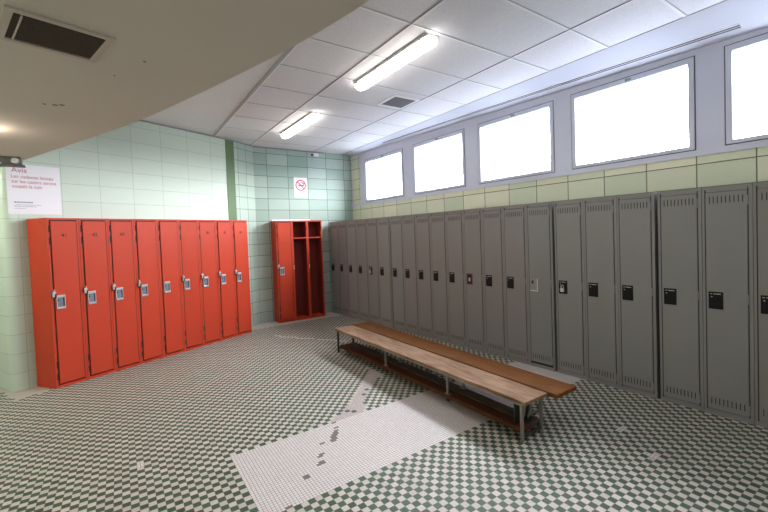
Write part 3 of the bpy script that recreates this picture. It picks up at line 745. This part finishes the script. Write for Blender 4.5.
tints = [0, 0, 1, 0, 0, 1, 2, 0, 0, 0, 0, 0, 0, 0, 3, 2, 2, 2, 2, 2, 0]
for (ya, yb, n, i0) in mods:
    for k_ in range(n):
        i = i0 + k_; f = k_ / n
        p = gpt(ya + (yb - ya) * f); L = (gpt(ya) - gpt(yb)).length
        grey_locker(tuple(p), L / n, GREY[tints[i]], glab.get(i, ordn[i] + ' grey locker counting from the back corner'), gstyle.get(i, 'black'), 0.010 if i == 14 else 0.0)

# ------------------------------------------------------------------ benches
ZT = 0.320
bn = empty('bench', (2.51, 3.27, 0))
def bloc(m_): 
    for v in m_.bm.verts: v.co -= Vector((2.51, 3.27, 0))
    return m_
m_ = MB(); m_.box((2.372, 1.765, ZT - 0.030), (2.650, 4.775, ZT), MT['wood_light'], 0.004); bloc(m_).build('seat_plank', bn)
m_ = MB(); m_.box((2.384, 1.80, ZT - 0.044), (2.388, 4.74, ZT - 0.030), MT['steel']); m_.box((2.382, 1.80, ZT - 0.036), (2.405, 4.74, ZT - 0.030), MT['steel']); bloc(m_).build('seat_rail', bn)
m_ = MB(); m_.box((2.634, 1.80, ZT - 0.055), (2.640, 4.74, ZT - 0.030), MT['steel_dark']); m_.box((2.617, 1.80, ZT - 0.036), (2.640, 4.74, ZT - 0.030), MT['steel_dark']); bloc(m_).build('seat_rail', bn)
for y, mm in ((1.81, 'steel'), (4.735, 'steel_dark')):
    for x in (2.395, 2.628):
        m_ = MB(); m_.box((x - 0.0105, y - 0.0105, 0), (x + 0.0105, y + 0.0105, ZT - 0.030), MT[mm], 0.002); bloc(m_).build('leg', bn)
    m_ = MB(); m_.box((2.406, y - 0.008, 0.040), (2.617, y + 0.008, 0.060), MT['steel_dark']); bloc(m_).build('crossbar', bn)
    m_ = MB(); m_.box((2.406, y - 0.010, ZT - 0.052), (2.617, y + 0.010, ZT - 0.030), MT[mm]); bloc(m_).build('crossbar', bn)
for x0, x1, mm in ((2.400, 2.508, 'wood_under'), (2.520, 2.636, 'wood_grey')):
    m_ = MB(); m_.box((x0, 1.825, 0.060), (x1, 4.70, 0.098), MT[mm], 0.003); bloc(m_).build('lower_shelf_board', bn)
for y in (2.62, 3.62):
    for x in (2.418, 2.618):
        m_ = MB(); m_.box((x - 0.011, y - 0.011, 0.103), (x + 0.011, y + 0.011, ZT - 0.030), MT['steel'], 0.002); m_.box((x - 0.018, y - 0.03, 0.098), (x + 0.022, y + 0.03, 0.103), MT['steel']); bloc(m_).build('support_post', bn)
    m_ = MB(); m_.box((2.41, y - 0.012, 0.035), (2.63, y + 0.012, 0.060), MT['steel_dark']); bloc(m_).build('crossbar', bn)
m_ = MB(); m_.box((2.43, 1.900, 0.100), (2.622, 1.908, ZT - 0.052), MT['steel_dark']); bloc(m_).build('dark_end_filler', bn)  # dark sheet standing in for unidentified dark clutter
for x in (2.500, 2.575):
    m_ = MB(); m_.tube([(x + 0.022, 1.885, ZT - 0.054), (x + 0.020, 1.878, 0.215), (x + 0.004, 1.872, 0.165), (x - 0.012, 1.876, 0.130), (x - 0.012, 1.885, 0.102)], 0.010, MT['steel'], 10); bloc(m_).build('curved_brace', bn, smooth=True)
tag(bn, 'low bench with worn pale wooden seat, steel legs and a lower shelf', 'bench')

b2 = empty('bench', (2.815, 3.27, 0))
def bloc2(m_):
    for v in m_.bm.verts: v.co -= Vector((2.815, 3.27, 0))
    return m_
m_ = MB(); m_.box((2.672, 1.700, ZT - 0.034), (2.940, 4.80, ZT), MT['wood_brown'], 0.004); bloc2(m_).build('seat_plank', b2)
for y in (1.98, 3.20, 4.40):
    m_ = MB(); m_.tube([(2.71, y + 0.0, ZT - 0.038), (2.712, y + 0.045, 0.05), (2.72, y + 0.052, 0.018), (2.745, y + 0.054, 0.012), (2.885, y + 0.054, 0.012), (2.91, y + 0.052, 0.018), (2.918, y + 0.045, 0.05), (2.92, y, ZT - 0.038)], 0.011, MT['steel'], 10); bloc2(m_).build('leg_frame', b2, smooth=True)
    m_ = MB(); m_.box((2.70, y - 0.02, ZT - 0.044), (2.93, y + 0.02, ZT - 0.036), MT['steel_dark']); bloc2(m_).build('bracket', b2)
tag(b2, 'low bench with glossy brown plank behind the pale one, nearer the grey lockers', 'bench')

# ------------------------------------------------------------------ daylight
wd = bpy.data.worlds.new('overcast'); scene.world = wd; wd.use_nodes = True
wn_ = wd.node_tree; bg = wn_.nodes['Background']
tc_ = wn_.nodes.new('ShaderNodeTexCoord'); sx_ = wn_.nodes.new('ShaderNodeSeparateXYZ'); wn_.links.new(tc_.outputs['Generated'], sx_.inputs[0])
rp_ = wn_.nodes.new('ShaderNodeValToRGB'); wn_.links.new(M(wn_, 'ADD', M(wn_, 'MULTIPLY', sx_.outputs[2], 0.5), 0.5), rp_.inputs[0])
rp_.color_ramp.elements[0].position = 0.500; rp_.color_ramp.elements[0].color = (0.09, 0.105, 0.12, 1)      # lawn and street below the horizon
rp_.color_ramp.elements[1].position = 0.530; rp_.color_ramp.elements[1].color = (0.90, 0.94, 1.0, 1)       # overcast sky
wn_.links.new(rp_.outputs[0], bg.inputs[0]); bg.inputs[1].default_value = 22.5
for i, (ya, yb) in enumerate(WIN):
    mid = (ya + yb) / 2
    ld = bpy.data.lights.new('window portal', 'AREA'); ld.shape = 'RECTANGLE'; ld.size = OZ1 - OZ0; ld.size_y = ya - yb; ld.cycles.is_portal = True
    lo = bpy.data.objects.new('window_portal', ld); COL.objects.link(lo)
    lo.location = wp(mid, 0.10, (OZ0 + OZ1) / 2); lo.rotation_euler = (0, radians(90), radians(2.1))

# ------------------------------------------------------------------ camera
cam = bpy.data.cameras.new('camera'); co = bpy.data.objects.new('camera', cam); COL.objects.link(co)
FPX, CY, YAW, PITCH, ROLL = 390.4364, 245.3012, 0.5949, -0.0294, -0.0372
f = Vector((sin(YAW) * cos(PITCH), cos(YAW) * cos(PITCH), sin(PITCH))); r = Vector((cos(YAW), -sin(YAW), 0)); u = r.cross(f)
r2 = r * cos(ROLL) + u * sin(ROLL); u2 = -r * sin(ROLL) + u * cos(ROLL)
m3 = Matrix((r2, u2, -f)).transposed()
co.matrix_world = Matrix.Translation((0, 0, 1.58)) @ m3.to_4x4()
cam.sensor_width = 36; cam.lens = FPX / 768 * 36; cam.shift_y = -(256 - CY) / 768; cam.clip_start = 0.05
scene.camera = co
scene.view_settings.view_transform = 'Standard'; scene.view_settings.look = 'None'; scene.view_settings.gamma = 1.0
scene.view_settings.use_curve_mapping = False; scene.view_settings.exposure = 0.95
